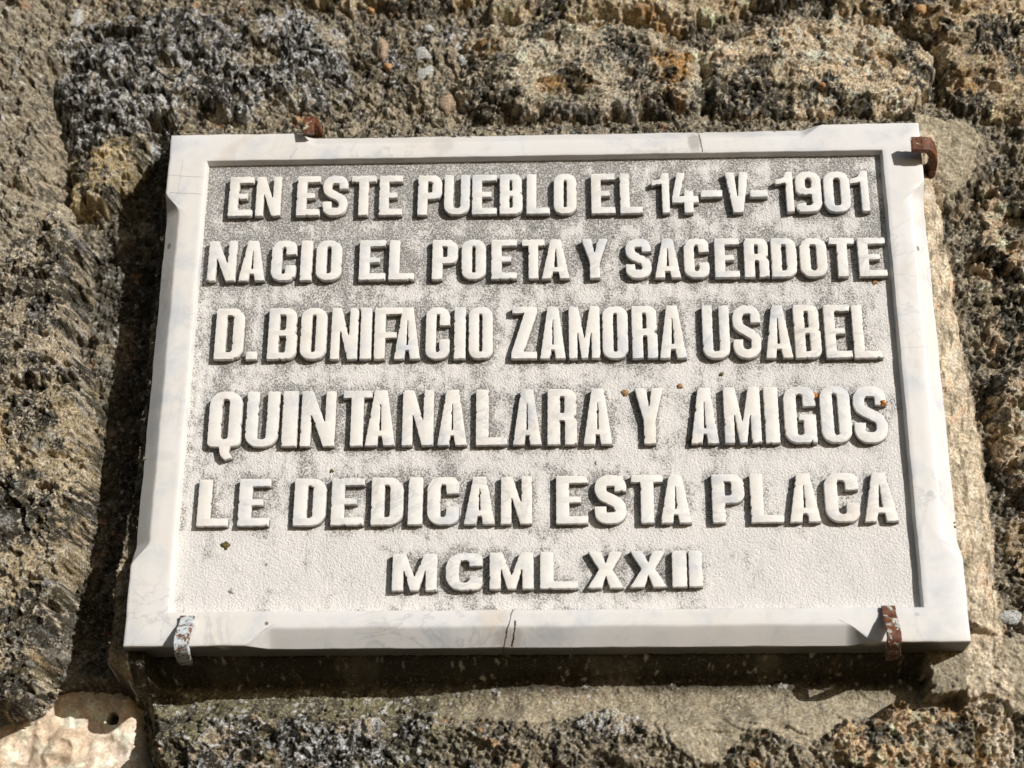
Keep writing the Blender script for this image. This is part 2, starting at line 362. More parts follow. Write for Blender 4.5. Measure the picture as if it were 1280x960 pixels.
# crack of the lower right skin
# colours of the mortar
tan = np.array((0.33, 0.28, 0.195), np.float32)
C = np.ones(GX.shape+(3,), np.float32)*tan
C = mixc(C, (0.42, 0.36, 0.27), ss(-0.2, 0.6, c_md))
C = mixc(C, (0.20, 0.16, 0.10), ss(0.0, 0.8, c_lo)*0.8)
C = mixc(C, (0.045, 0.040, 0.028), ss(-0.1, 0.35, c_md*0.7+c_hi*0.6)*0.85*(1-smooth_z*0.95))
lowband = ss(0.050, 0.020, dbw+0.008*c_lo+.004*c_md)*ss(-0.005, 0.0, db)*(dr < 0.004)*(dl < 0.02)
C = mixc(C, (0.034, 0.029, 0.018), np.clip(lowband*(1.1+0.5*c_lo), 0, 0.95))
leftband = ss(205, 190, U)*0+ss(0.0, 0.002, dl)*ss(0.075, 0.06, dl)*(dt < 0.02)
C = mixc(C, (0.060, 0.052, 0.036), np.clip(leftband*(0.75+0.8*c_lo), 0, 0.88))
C = mixc(C, (0.20, 0.19, 0.16), leftband*ss(0.3, 0.7, oc_n)*0.8)
pale = ss(flw+.002, flw-.002, dl)*(dl > 0)*ss(-0.11, -0.15, GZ)
C = mixc(C, (0.40, 0.33, 0.22), pale*0.9)
C = mixc(C, (0.27, 0.24, 0.185), bul*0.85)
C = mixc(C, (0.39, 0.335, 0.235), patch*0.95)
la = ss(640, 480, U)*ss(0.012, 0.022, db)*(dr < 0)*(dl < .03)
C = mixc(C, (0.20, 0.175, 0.10), la); C = mixc(C, (0.045, 0.040, 0.026), la*ss(-0.1, 0.4, c_md+.5*zone+.4*c_hi)*.9); C = mixc(C, (0.50, 0.50, 0.47), la*np.maximum(sp_small, ss(0.75, 0.95, crust))*0.9)
rf = ((dr > 0) & (dr < wdt*1.05) & (dt < 0))*1.0
stk = fbm(GX, GZ*0.3, 0.006, 4, 171.0, .65)
C = mixc(C, (0.64, 0.53, 0.38), rf*np.clip(0.7+0.5*c_md, 0, 1)); C = mixc(C, (0.50, 0.27, 0.15), rf*ss(0.55, 0.9, c_md+0.3*c_lo)*0.5); C = mixc(C, (0.16, 0.13, 0.085), rf*ss(0.15, 0.6, stk)*0.75); C = mixc(C, (0.60, 0.56, 0.48), rf*ss(0.5, 0.8, -stk)*.6)
C = mixc(C, (0.17, 0.145, 0.095), patch*ss(0.25, 0.7, c_md+.5*c_lo)*0.6)
C = mixc(C, (0.55, 0.54, 0.50), np.maximum(sp_small*(id1 > 0.55)*0.6, sp_tiny*0.35*(id1 < 0.6))*(1-0.9*smooth_z*(1-np.clip(lowband, 0, 1))))
C = mixc(C, (0.45, 0.24, 0.12), (sp_big*(id2 > 0.5))*0.5*(1-smooth_z))
keep_m = outd > -0.010

# the stones: outline in the photograph, front depth, tilt, strengths and colours
GREY, DARKC, TANC, CREAM = (0.27, 0.25, 0.20), (0.040, 0.035, 0.024), (0.42, 0.33, 0.22), (0.55, 0.44, 0.32)
def S(poly, depth, tx=0, tz=0, amp=1.0, st=0.5, grain=1.0, base=GREY, dark=0.6, ochre=0.1, white=0.5, fall=30, label=None, soft=0):
    return dict(poly=poly, depth=depth, tx=tx, tz=tz, amp=amp, st=st, grain=grain, base=base, dark=dark, ochre=ochre, white=white, fall=fall, label=label, soft=soft)
stones = [
 S([(48, 98), (72, 60), (100, 34), (240, 14), (340, 20), (425, 20), (436, 70), (445, 120), (400, 146), (330, 150), (235, 148), (190, 150), (128, 176), (92, 160), (80, 130)], .026, 0, .0, 1.2, .45, 1.3, (0.26, 0.235, 0.185), .78, .04, .9, label='dark crusted stone with pale lichen above the left half of the plaque'),
 S([(-90, -90), (330, -90), (345, 4), (240, 2), (110, 14), (60, 30), (30, 0), (-90, -20)], .030, 0, 0, 1, .4, 1.2, GREY, .6, .05, .5),
 S([(352, -90), (610, -90), (600, 2), (520, 8), (440, 14), (360, 8)], .022, 0, 0, .8, .6, .6, (0.36, 0.29, 0.19), .35, .2, .5, fall=16),
 S([(455, 20), (520, 14), (596, 22), (600, 60), (570, 100), (560, 140), (500, 148), (452, 146), (446, 80)], .034, 0, 0, .7, .2, 1.3, (0.24, 0.20, 0.15), .6, .1, .9),
 S([(585, 62), (612, 40), (700, 34), (760, 32), (845, 55), (872, 72), (884, 140), (872, 150), (720, 152), (585, 150), (572, 112)], .022, 0, 0.0, .55, 1.6, .40, (0.38, 0.34, 0.27), .42, .35, .5, fall=18, label='layered stone with an ochre upper ledge above the middle of the plaque'),
 S([(612, -90), (1000, -90), (992, 6), (930, 12), (845, 44), (770, 24), (700, 26), (618, 30)], .022, 0, 0, .6, 1.1, .45, (0.40, 0.33, 0.23), .40, .3, .35, fall=16),
 S([(892, 62), (960, 40), (1050, 30), (1120, 50), (1162, 74), (1160, 112), (1130, 148), (1000, 152), (893, 150), (872, 78)], .020, 0, 0.0, .55, 1.2, .40, (0.46, 0.39, 0.29), .28, .22, .38, fall=16, label='tan layered stone above the right end of the plaque'),
 S([(1006, -90), (1380, -90), (1380, 132), (1275, 162), (1232, 158), (1190, 140), (1172, 66), (1125, 36), (1040, 16)], .022, 0, 0, .8, .8, .55, (0.36, 0.29, 0.20), .46, .25, .35, fall=16),
 S([(90, 196), (130, 160), (184, 158), (170, 188), (146, 225), (112, 246), (86, 240)], .036, 0, 0, .6, .2, 1.1, (0.30, 0.25, 0.15), .5, .05, .5, fall=14),
 S([(1222, 232), (1380, 225), (1380, 452), (1290, 470), (1240, 458), (1212, 390), (1206, 300)], .026, 0, 0, 1.7, .9, .7, (0.42, 0.34, 0.25), .52, .2, .4, fall=18),
 S([(1236, 470), (1380, 476), (1380, 640), (1290, 640), (1248, 600), (1232, 540)], .026, 0, 0, 1.7, .7, .7, (0.46, 0.37, 0.27), .48, .2, .4, fall=18),
 S([(1250, 640), (1380, 650), (1380, 775), (1300, 765), (1262, 745), (1250, 700)], .032, 0, 0, 1.3, .8, .5, (0.28, 0.23, 0.16), .55, .2, .3, fall=18),
 S([(-90, 300), (40, 296), (74, 262), (98, 300), (90, 372), (82, 420), (94, 470), (60, 486), (-90, 480)], .022, .02, 0, .8, .5, .6, (0.27, 0.24, 0.185), .70, .1, .6, fall=12),
 S([(-90, 492), (60, 494), (96, 478), (102, 560), (96, 640), (78, 720), (54, 800), (38, 858), (25, 876), (-90, 880)], .022, .02, 0, .85, .3, .8, (0.28, 0.24, 0.165), .74, .15, .6, fall=12, label='tall yellowish grey stone down the left side of the plaque'),
 S([(-90, 872), (28, 866), (55, 826), (112, 828), (142, 852), (152, 880), (160, 930), (190, 1060), (-90, 1060)], .080, 0, 0.0, 1.0, .2, .15, (0.40, 0.345, 0.29), .03, .1, .05, soft=1, label='smooth pale beige stone low in the left corner'),
 S([(232, 930), (300, 898), (400, 900), (476, 902), (486, 960), (490, 1060), (240, 1060)], .030, 0, 0, 1.0, .4, 1.5, (0.32, 0.28, 0.21), .55, .15, .9, fall=8),
 S([(500, 906), (560, 898), (648, 908), (676, 940), (690, 1060), (500, 1060)], .032, 0, 0, 1.0, .4, 1.5, (0.33, 0.29, 0.22), .55, .1, .8, fall=8),
 S([(712, 900), (760, 884), (806, 900), (842, 945), (880, 1060), (704, 1060)], .028, 0, 0, 1.0, .3, 1.4, (0.38, 0.34, 0.28), .45, .15, .9, fall=8),
 S([(872, 918), (930, 908), (1010, 928), (1060, 904), (1130, 884), (1214, 892), (1238, 918), (1240, 1060), (905, 1060), (880, 980)], .026, 0, -.04, 1.3, .6, 1.3, (0.50, 0.38, 0.25), .32, .35, .3, fall=8, label='orange tan rough stone below the right half of the plaque'),
 S([(1250, 915), (1380, 920), (1380, 1060), (1256, 1060)], .036, 0, 0, 1.0, .6, 1.0, (0.40, 0.32, 0.22), .4, .2, .3),
]
wall = empty('stone_wall', (0, 0.05, -0.40), label='old rubble stone wall with mortar and grey lichen, behind and all round the marble plaque', category='wall')
def under(o, root):
    o.parent = root; o.matrix_parent_inverse = Matrix.Translation(-root.location); return o
best = np.full(GX.shape, 9.0)                                     # nearest stone surface
for si, s in enumerate(stones):
    P = np.array(s['poly']); m = 30
    js = np.where((U.min(0) < P[:, 0].max()+m) & (U.max(0) > P[:, 0].min()-m))[0]
    is_ = np.where((V.min(1) < P[:, 1].max()+m) & (V.max(1) > P[:, 1].min()-m))[0]
    sl_ = (slice(is_[0], is_[-1]+1), slice(js[0], js[-1]+1))
    u, v, gx, gz = U[sl_], V[sl_], GX[sl_], GZ[sl_]
    sd = poly_sd(u, v, s['poly'])+warp_e[sl_]*(0.5 if s['soft'] else 1.0)
    cx, cz = gx.mean(), gz.mean()
    e = np.clip(sd/s['fall'], -1.2, 1)
    edge = np.where(e > 0, 0.007*(1-e)**2, 0.007-e*0.035)
    A = s['amp']; nb = fbm(gx, gz, 0.05, 3, 100+si*7.3); rot = fbm(gx, gz, 0.012, 3, 150+si*3.1, .6)
    d = s['depth']+s['tx']*(gx-cx)+s['tz']*(cz-gz)*-1+edge
    if s['soft']:
        d = d-0.009*nb+0.0045*np.abs(fbm(gx, gz, 0.024, 3, 170))-0.0003*n_fin[sl_]
    else:
        ef = 0.35+0.65*ss(-0.2, 0.7, e); A = A*ef
        gm = np.clip(0.75+0.7*zone2[sl_], 0.25, 1.4)*ef
        d = d-A*(0.0050*nb+0.0020*n_mid[sl_]+0.0062*f30[sl_]+0.0040*f13[sl_])-s['st']*0.0021*ef*(strat[sl_]-0.5)
        d = d-s['grain']*gm*(0.0022*f6[sl_]+0.0011*f3[sl_]+0.0012*n_fin[sl_])
        pit = ss(0.45, 0.8, fbm(gx*.7, gz, 0.020, 4, 200+si, .65)); d = d+0.008*pit*A
        crk = ss(0.028, 0.0, np.abs(fbm(gx, gz*1.6, 0.06, 3, 250+si*5)))*ss(0, .3, zone[sl_]+.1); d = d+0.006*crk*A
    bs = np.array(s['base'], np.float32)*(1.72, 1.62, 1.48); c = np.ones(gx.shape+(3,), np.float32)*bs.astype(np.float32)
    c = mixc(c, tuple(min(.8, x*1.5) for x in bs), ss(-0.1, 0.7, c_md[sl_]))
    c = mixc(c, (0.52, 0.31, 0.12), np.clip(ss(0.62-s['ochre'], 0.95-s['ochre'], oc_n[sl_]+0.25*c_md[sl_]), 0, 1)*min(1, s['ochre']*2.8))
    dk = zone[sl_]*0.65+c_lo[sl_]*0.25+c_md[sl_]*0.30+c_hi[sl_]*0.25+0.25*rot
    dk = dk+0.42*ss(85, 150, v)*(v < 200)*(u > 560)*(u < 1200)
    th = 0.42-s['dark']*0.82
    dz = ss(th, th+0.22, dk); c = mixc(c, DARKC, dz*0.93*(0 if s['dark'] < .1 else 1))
    c = mixc(c, (0.17, 0.14, 0.07), ss(0.1, 0.5, fbm(gx, gz, 0.03, 3, 300+si))*0.45*(s['dark'] > .1))
    cru = ss(0.72-0.62*s['white'], 0.90-0.62*s['white'], crust[sl_])*(0 if s['soft'] else 1)
    c = mixc(c, (0.74, 0.74, 0.73) if s['white'] > .6 else (0.74, 0.64, 0.48), cru*0.9); d = d-0.0007*cru
    wl = np.maximum(sp_small[sl_], np.maximum(sp_tiny[sl_], sp_big[sl_]))
    wl = np.maximum(wl*0.85, 0)
    c = mixc(c, (0.52, 0.51, 0.48), wl*s['white'])
    d = d-0.0007*wl*(s['white'] > .1)
    if s['soft']:
        c = mixc(c, (0.50, 0.33, 0.18), ss(0.2, 0.7, nb)*0.4); c = mixc(c, (0.74, 0.66, 0.58), ss(0.1, 0.7, -nb)*0.6)
        hole = ss(8, 3, np.hypot(u-120, v-880)+4*n_mid[sl_]); d = d+0.012*hole; c = mixc(c, (0.06, 0.05, 0.04), hole)
    if si in (3, 4):
        pass
    keep = (d < D[sl_]+0.004) & (sd > -s['fall']*1.15) & (outd[sl_] > 0.001)
    me = grid_mesh('stone', gx, d, gz, keep, c, 0.0 if s['soft'] else np.clip(0.30*s['grain']+0.7*dz-0.5*cru, 0, 1))
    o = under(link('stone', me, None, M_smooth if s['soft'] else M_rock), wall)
    if s['label']: o['label'] = s['label']
    best[sl_] = np.minimum(best[sl_], np.where(sd > -s['fall']*1.1, d, 9))
# mortar is dropped where it lies well under a stone
hid = (D > best+0.006).astype(np.float32); cs = hid
for ax in (0, 1):
    acc = cs.copy()
    for k in range(-5, 6): acc = np.minimum(acc, np.roll(cs, k, ax))
    cs = acc
malpha = np.maximum(np.clip(0.55+0.7*zone, 0, 1)*(1-0.75*smooth_z), la*.8)*(1-0.9*bul)
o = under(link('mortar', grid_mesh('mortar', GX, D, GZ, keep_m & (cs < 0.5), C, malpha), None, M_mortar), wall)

# two round crusts and pebbles caught in the joint above the plaque
def lump(name, u, v, Y, rx, ry, rz, mat, seed, parent, sub=3, amp=0.25):
    import bmesh
    bm = bmesh.new(); bmesh.ops.create_icosphere(bm, subdivisions=sub, radius=1.0)
    rr = random.Random(seed); ph = [rr.uniform(0, 6) for _ in range(9)]
    for q in bm.verts:
        n = q.co.copy(); k = 1+amp*(math.sin(n.x*3.1+ph[0])*math.cos(n.z*2.7+ph[1])+.6*math.sin(n.y*6+ph[2]+n.x*5)+.35*math.sin(n.z*11+ph[3])*math.sin(n.x*10+ph[4]))
        q.co = Vector((n.x*rx*k, n.y*ry*k, n.z*rz*k))
    me = bpy.data.meshes.new(name); bm.to_mesh(me); bm.free()
    o = link(name, me, None, mat); p = at(u, v, Y); o.location = p; o.rotation_euler = (0, rr.uniform(-.4, .4), 0)
    under(o, parent) if parent else None
    return o
M_pebble = plain('orange_pebble', (0.46, 0.27, 0.13)); M_pale = plain('grey_lichen', (0.50, 0.50, 0.47), 0.0015); M_pinkp = plain('pinkish_pebble', (0.42, 0.31, 0.22), 0.0014)
def surf(u, v):
    """depth of the wall surface under a pixel"""
    y = 0.03
    for _ in range(4):
        p = at(u, v, y); j = int(np.clip((p[0]-x0)/ST, 0, GX.shape[1]-1)); i = int(np.clip((p[2]-z0)/ST, 0, GX.shape[0]-1))
        y = min(best[i, j], D[i, j])
    return y
for (u, v, r, rz, mt, nm) in ((464, 13, 6, 6, M_pebble, 'pebble'), (485, 84, 6, 5, M_pebble, 'pebble'), (478, 62, 8, 18, M_pinkp, 'pebble'), (560, 130, 10, 13, M_pinkp, 'pebble'),
        (529, 67, 13, 10, M_pale, 'lichen_crust'), (532, 95, 11, 15, M_pale, 'lichen_crust'), (580, 76, 9, 8, M_pale, 'lichen_crust'), (95, 24, 9, 13, M_pale, 'lichen_crust'),
        (1274, 148, 10, 10, M_pinkp, 'pebble'), (536, 36, 7, 6, M_pale, 'lichen_crust'), (1262, 772, 13, 8, M_pale, 'lichen_crust'),
        (1150, 12, 9, 7, M_pebble, 'pebble'), (1028, 108, 7, 5, M_pebble, 'pebble')):
    lump(nm, u, v, surf(u, v)-0.0005, r*.00062, .004 if nm == 'pebble' else .0022, rz*.00066, mt, u+v, wall, 3, .22)

# coarse continuation of the wall outside the picture
xs2 = np.arange(-2.2, 2.2, 0.012); zs2 = np.arange(-1.9, 1.9, 0.012); X2, Z2 = np.meshgrid(xs2, zs2)
wd, wi = worley(X2, Z2*1.5, 0.22, 7.0)
Y2 = 0.060-0.030*ss(0.55, 0.35, wd)*(0.5+wi)+0.008*fbm(X2, Z2, 0.06, 4, 5.0)
near = (X2 > x0+0.02) & (X2 < x1-0.02) & (Z2 > z0+0.02) & (Z2 < z1-0.02)
Y2 = np.where((X2 > x0-0.02) & (X2 < x1+0.02) & (Z2 > z0-0.02) & (Z2 < z1+0.02), 0.075, Y2)
C2 = np.ones(X2.shape+(3,), np.float32)*np.array((0.30, 0.25, 0.17), np.float32)
C2 = mixc(C2, (0.08, 0.07, 0.05), ss(-0.1, 0.5, fbm(X2, Z2, 0.05, 4, 15.0, .7))*0.8)
o = under(link('outer_masonry', grid_mesh('outer_masonry', X2, Y2, Z2, ~near, C2, 0.5), None, M_rock), wall); o['kind'] = 'stuff'

# ------------------------------------------------------------------ the plaque
plq = empty('marble_plaque', (0, 0.02, -PH/2), label='rectangular white marble plaque with raised capital letters on the rough stone wall', category='plaque')
PD = 0.0068                                                     # depth of the sunk panel
IL, IR, IT, IB = -0.2690, 0.2690, 0.1868, -0.1866               # inner rim of the frame on the front face
def tongue(tt, a, b, L=0.019):
    """0..1 width of a stopped bevel between a and b along the side"""
    k = min(max((tt-a)/L, 0), 1)*min(max((b-tt)/L, 0), 1); k = min(max((tt-a)/L, 0), 1) if tt < (a+b)/2 else min(max((b-tt)/L, 0), 1)
    return k*k*(3-2*k)*0.7+0.3*math.sin(k*math.pi/2)
BW, BD = 0.0120, 0.0095
HW, HH = PW/2, PH/2
verts, faces = [], []
def side(o0, o1, i0, i1, nout, a, b, bw):
    """one mitred rail; o0-o1 outer edge, i0-i1 inner edge (x,z), bevel between fractions a and b"""
    o0, o1, i0, i1, no = map(Vector, (o0, o1, i0, i1, nout)); L = (o1-o0).length
    ts = sorted(set([k/60 for k in range(61)]+[a+(0.0006*k)/L for k in range(-1, 36)]+[b-(0.0006*k)/L for k in range(-1, 36)]))
    ts = [q for q in ts if 0 <= q <= 1]; rows = []
    sg = lambda p: Vector((math.copysign(1, p.x), math.copysign(1, p.y)))
    d0, d1 = sg(o0), sg(o1)
    inn = lambda q, a_: (i0+d0*a_).lerp(i1+d1*a_, q)          # mitred offset outward from the inner rim
    out_ = lambda q, a_: (o0-d0*a_).lerp(o1-d1*a_, q)         # mitred offset inward from the outer rim
    for q in ts:
        g = tongue(q*L, a*L, b*L) if a < q < b else 0.0
        wob = (0.00022*math.sin(q*41+L*9)+0.00014*math.sin(q*97)+.0001*math.sin(q*190+L))*min(1, min(q, 1-q)*25)
        wb = bw*g; db_ = BD*g*(bw/BW); jit = no*wob; r = []
        r.append((inn(q, -0.0012), PD+0.0014)); r.append((inn(q, -0.0003)+jit*.6, 0.0011)); r.append((inn(q, 0.0003)+jit*.6, 0.0003)); r.append((inn(q, 0.0011)+jit*.6, 0.0))
        pa, pb = inn(q, 0.004), out_(q, 0.0022)-no*wb
        r.append((pa, 0.0)); r.append((pa.lerp(pb, .5), 0.0))
        r.append((pb+jit, 0.0)); r.append((out_(q, 0.0010)-no*wb+jit, 0.00025)); r.append((out_(q, 0.0004)-no*wb*.95+jit, 0.0006+db_*.05))
        r.append((out_(q, 0.0002)-no*wb*.5+jit, 0.0010+db_*.5)); r.append((out_(q, 0.0001)-no*wb*.03+jit, 0.0014+db_*.97)); r.append((out_(q, 0)+jit, 0.0030+db_)); r.append((out_(q, 0), 0.020)); r.append((out_(q, 0), 0.040))
        rows.append(r)
    n = len(rows[0]); base = len(verts)
    for r in rows:
        for p, y in r: verts.append((p.x, y, p.y))
    for i in range(len(rows)-1):
        for j in range(n-1):
            a_, b_, c_, d_ = base+i*n+j, base+i*n+j+1, base+(i+1)*n+j+1, base+(i+1)*n+j
            faces.append((a_, b_, c_, d_))
fx = lambda u, v: at(u, v, 0)
tx0 = (fx(366, 178)[0]+HW)/PW; tx1 = (fx(1030, 165)[0]+HW)/PW
side((-HW, HH), (HW, HH), (IL, IT), (IR, IT), (0, 1), tx0, tx1, 0.0105)
bx0 = (fx(305, 800)[0]+HW)/PW; bx1 = (fx(1092, 795)[0]+HW)/PW
side((-HW, -HH), (HW, -HH), (IL, IB), (IR, IB), (0, -1), bx0, bx1, 0.0120)
side((-HW, -HH), (-HW, HH), (IL, IB), (IL, IT), (-1, 0), (fx(180, 706)[2]+HH)/PH, (fx(208, 240)[2]+HH)/PH, 0.0115)
side((HW, -HH), (HW, HH), (IR, IB), (IR, IT), (1, 0), (fx(1200, 698)[2]+HH)/PH, (fx(1158, 222)[2]+HH)/PH, 0.0115)
me = mesh('frame', verts, faces)
import bmesh
bm = bmesh.new(); bm.from_mesh(me); bmesh.ops.remove_doubles(bm, verts=bm.verts, dist=1e-6); bmesh.ops.recalc_face_normals(bm, faces=bm.faces); bm.to_mesh(me); bm.free()
for p in me.polygons: p.use_smooth = True
fo = under(link('frame', me, None, M_frame), plq)
try: me.set_sharp_from_angle(angle=R(32))
except Exception as ex: print('sharp', ex)

# ---- glyphs: loops of (x, y, corner radius) for width w, height h, upright stroke s, cross stroke c
def fillet(pts, closed=True):
    out = []; n = len(pts)
    for i, (x, y, r) in enumerate(pts):
        p = Vector((x, y))
        if r <= 0 or (not closed and i in (0, n-1)): out.append(p); continue
        a = Vector(pts[i-1][:2]); b = Vector(pts[(i+1) % n][:2])
        ua = (a-p); ub = (b-p); la, lb = ua.length, ub.length
        if la < 1e-9 or lb < 1e-9: out.append(p); continue
        ua /= la; ub /= lb; ang = math.acos(max(-1, min(1, ua.dot(ub))))
        if ang > 3.1 or ang < 0.05: out.append(p); continue
        tl = min(r/math.tan(ang/2), la*0.499, lb*0.499); rr = tl*math.tan(ang/2)
        pa = p+ua*tl; pb = p+ub*tl; cdir = (ua+ub).normalized(); cc = p+cdir*(rr/math.sin(ang/2))
        a0 = math.atan2(*(pa-cc).yx); a1 = math.atan2(*(pb-cc).yx); da = (a1-a0+math.pi) % (2*math.pi)-math.pi
        k = 2 if r < 0.001 else max(3, int(abs(da)/0.22)+1)
        for j in range(k+1):
            th = a0+da*j/k; out.append(cc+Vector((math.cos(th), math.sin(th)))*rr)
    return out
def stroke(cl, wd):
    c = fillet(cl, False); L, Rr = [], []
    for i, p in enumerate(c):
        d = (c[min(i+1, len(c)-1)]-c[max(i-1, 0)]).normalized(); nn = Vector((-d.y, d.x))
        L.append(p+nn*wd/2); Rr.append(p-nn*wd/2)
    return L+Rr[::-1]
def glyph(ch, w, h, s, c):
    q = 0.0003
    def P(*a): return fillet([(x, y, (r[0] if r else q)) for x, y, *r in a])
    r = w*0.42; ri = max(w/2-s, 0.0006)*0.95
    if ch == 'I': return [P((0, 0), (w, 0), (w, h), (0, h))]
    if ch == '-': return [P((0, 0), (w, 0), (w, h), (0, h))]
    if ch == '.': return [P((0, 0), (w, 0), (w, h), (0, h))]
    if ch == 'L': return [P((0, 0), (w, 0), (w, c), (s, c, .0006), (s, h), (0, h))]
    if ch == 'E': return [P((0, 0), (w, 0), (w, c), (s, c), (s, h*.5-c*.42), (w*.78, h*.5-c*.42), (w*.78, h*.5+c*.42), (s, h*.5+c*.42), (s, h-c), (w, h-c), (w, h), (0, h))]
    if ch == 'F': return [P((0, 0), (s, 0), (s, h*.46-c*.42), (w*.80, h*.46-c*.42), (w*.80, h*.46+c*.42), (s, h*.46+c*.42), (s, h-c), (w, h-c), (w, h), (0, h))]
    if ch == 'T': return [P((w/2-s/2, 0), (w/2+s/2, 0), (w/2+s/2, h-c), (w, h-c), (w, h), (0, h), (0, h-c), (w/2-s/2, h-c))]
    if ch == 'N': k = s*.80; return [P((0, 0), (k, 0), (k, h*.58), (w-k*1.10, 0), (w, 0), (w, h), (w-k, h), (w-k, h*.42), (k*1.10, h), (0, h))]
    if ch == 'M':
        k = min(s*.82, w*.27); return [P((0, 0), (k, 0), (k*1.02, h*.58), (w/2-k*.36, 0), (w/2+k*.36, 0), (w-k*1.02, h*.58), (w-k, 0), (w, 0), (w, h), (w-k*1.18, h), (w/2, h*.36), (k*1.18, h), (0, h))]
    if ch == 'A':
        t_ = s*.92; ap = s*.50
        def xl(y): return (w/2-ap)*y/h                 # outer left flank
        yb0, yb1 = h*.17, h*.17+c*.75
        hi = h*.74; g = t_*1.0
        il0 = xl(yb0)+g; il1 = xl(yb1)+g
        o_ = P((0, 0), (g, 0), (il0, yb0), (w-il0, yb0), (w-g, 0), (w, 0), (w/2+ap, h, .0008), (w/2-ap, h, .0008))
        if w/2-il1 < 0.0004: return [o_]
        return [o_, P((il1, yb1), (w-il1, yb1), (w/2+.0002, hi), (w/2-.0002, hi))[::-1]]
    if ch == 'V': return [P((w/2-s*.5, 0), (w/2+s*.5, 0), (w, h), (w-s*.98, h), (w/2, h*.30), (s*.98, h), (0, h))]
    if ch == 'Y': return [P((w/2-s*.48, 0), (w/2+s*.48, 0), (w/2+s*.48, h*.42), (w, h), (w-s*.95, h), (w/2, h*.62), (s*.95, h), (0, h), (w/2-s*.48, h*.42))]
    if ch == 'X': k = s*1.05; return [P((0, 0), (k, 0), (w/2, h*.34), (w-k, 0), (w, 0), (w/2+k*.48, h/2), (w-w*.02, h), (w-k, h), (w/2, h*.66), (k, h), (w*.02, h), (w/2-k*.48, h/2))]
    if ch == 'Z': return [P((0, 0), (w, 0), (w, c), (s*1.15, c), (w, h-c*.8), (w, h), (w*.02, h), (w*.02, h-c), (w-s*1.2, h-c), (0, c*.8))]
    if ch in 'O0': return [P((0, 0, r), (w, 0, r), (w, h, r), (0, h, r)), P((s, c, ri), (w-s, c, ri), (w-s, h-c, ri), (s, h-c, ri))[::-1]]
    if ch == 'Q':
        return [P((0, 0, r), (w*.36, 0), (w*.42, -h*.16), (w*.58, -h*.235, .002), (w*.80, -h*.20, .0012), (w*.66, -h*.08, .002), (w*.70, 0, .001), (w, .02*h, r), (w, h, r), (0, h, r)),
                P((s, c, ri), (w-s, c, ri), (w-s, h-c, ri), (s, h-c, ri))[::-1]]
    if ch == 'D': return [P((0, 0), (w, 0, r), (w, h, r), (0, h)), P((s, c), (w-s, c, ri), (w-s, h-c, ri), (s, h-c))[::-1]]
    if ch == 'U': return [P((0, h), (0, 0, r), (w, 0, r), (w, h), (w-s*.95, h), (w-s*.95, c, ri), (s*.95, c, ri), (s*.95, h))]
    if ch == 'C': return [P((w, h*.64), (w, h, r), (0, h, r), (0, 0, r), (w, 0, r), (w, h*.38), (w-s, h*.38), (w-s, c, ri), (s, c, ri), (s, h-c, ri), (w-s, h-c, ri), (w-s, h*.64))]
    if ch == 'G': return [P((w, h*.64), (w, h, r), (0, h, r), (0, 0, r), (w*.80, 0, r*.6), (w*.84, h*.06), (w*.86, 0), (w, 0), (w, h*.50), (w*.46, h*.50), (w*.46, h*.50-c*.8), (w-s, h*.50-c*.8), (w-s, c, ri), (s, c, ri), (s, h-c, ri), (w-s, h-c, ri), (w-s, h*.64))]
    if ch == 'P':
        y0 = h*.40; return [P((0, 0), (s, 0), (s, y0), (w, y0, r*.9), (w, h, r*.9), (0, h)), P((s, y0+c), (w-s, y0+c, ri*.8), (w-s, h-c, ri*.8), (s, h-c))[::-1]]
    if ch == 'B':
        ym = h*.51; return [P((0, 0), (w, 0, r*.8), (w, ym-c*.12, r*.55), (w*.88, ym, .0004), (w*.97, ym+c*.12, r*.55), (w*.97, h, r*.8), (0, h)),
            P((s, c*.95), (w-s, c*.95, ri*.7), (w-s, ym-c*.42, ri*.7), (s, ym-c*.42))[::-1], P((s, ym+c*.42), (w-s*1.05, ym+c*.42, ri*.7), (w-s*1.05, h-c*.95, ri*.7), (s, h-c*.95))[::-1]]
    if ch == 'R':
        y0 = h*.46; return [P((0, 0), (s, 0), (s, y0-c*.2, .0006), (w-s*.95, y0-c*.2, .0012), (w-s*.95, 0), (w, 0), (w, y0-c*.1, r*.5), (w*.86, y0+c*.35, .0006), (w*.98, y0+c*.6, r*.5), (w*.98, h, r*.8), (0, h)),
            P((s, y0+c*.8), (w-s, y0+c*.8, ri*.7), (w-s, h-c, ri*.7), (s, h-c))[::-1]]
    if ch == 'S':
        e = s*.46; cl = [(w-e, h*.66, 0), (w-e, h-e*.95, w*.36), (e, h-e*.95, w*.36), (e, h*.60, w*.30), (w-e, h*.40, w*.30), (w-e, e*.95, w*.36), (e, e*.95, w*.36), (e, h*.35, 0)]
        return [stroke(cl, s*.90)]
    if ch == '9':
        e = s*.5
        return [P((w, h, r), (0, h, r), (0, h*.42, r), (w-s, h*.42, .0004), (w-s, c, ri), (s, c, .0006), (s, h*.24), (0, h*.20), (0, 0, r), (w, 0, r)), P((s, h*.42+c), (s, h-c, ri), (w-s, h-c, ri), (w-s, h*.42+c, ri*.5)) if False else P((s, h*.42+c, ri), (w-s, h*.42+c, ri), (w-s, h-c, ri), (s, h-c, ri))[::-1]]
    if ch == '1': return [P((w-s*1.0, 0), (w, 0), (w, h), (w-s*.9, h), (w-s*1.25, h*.86, .001), (0, h*.80), (0, h*.68), (w-s, h*.72))]
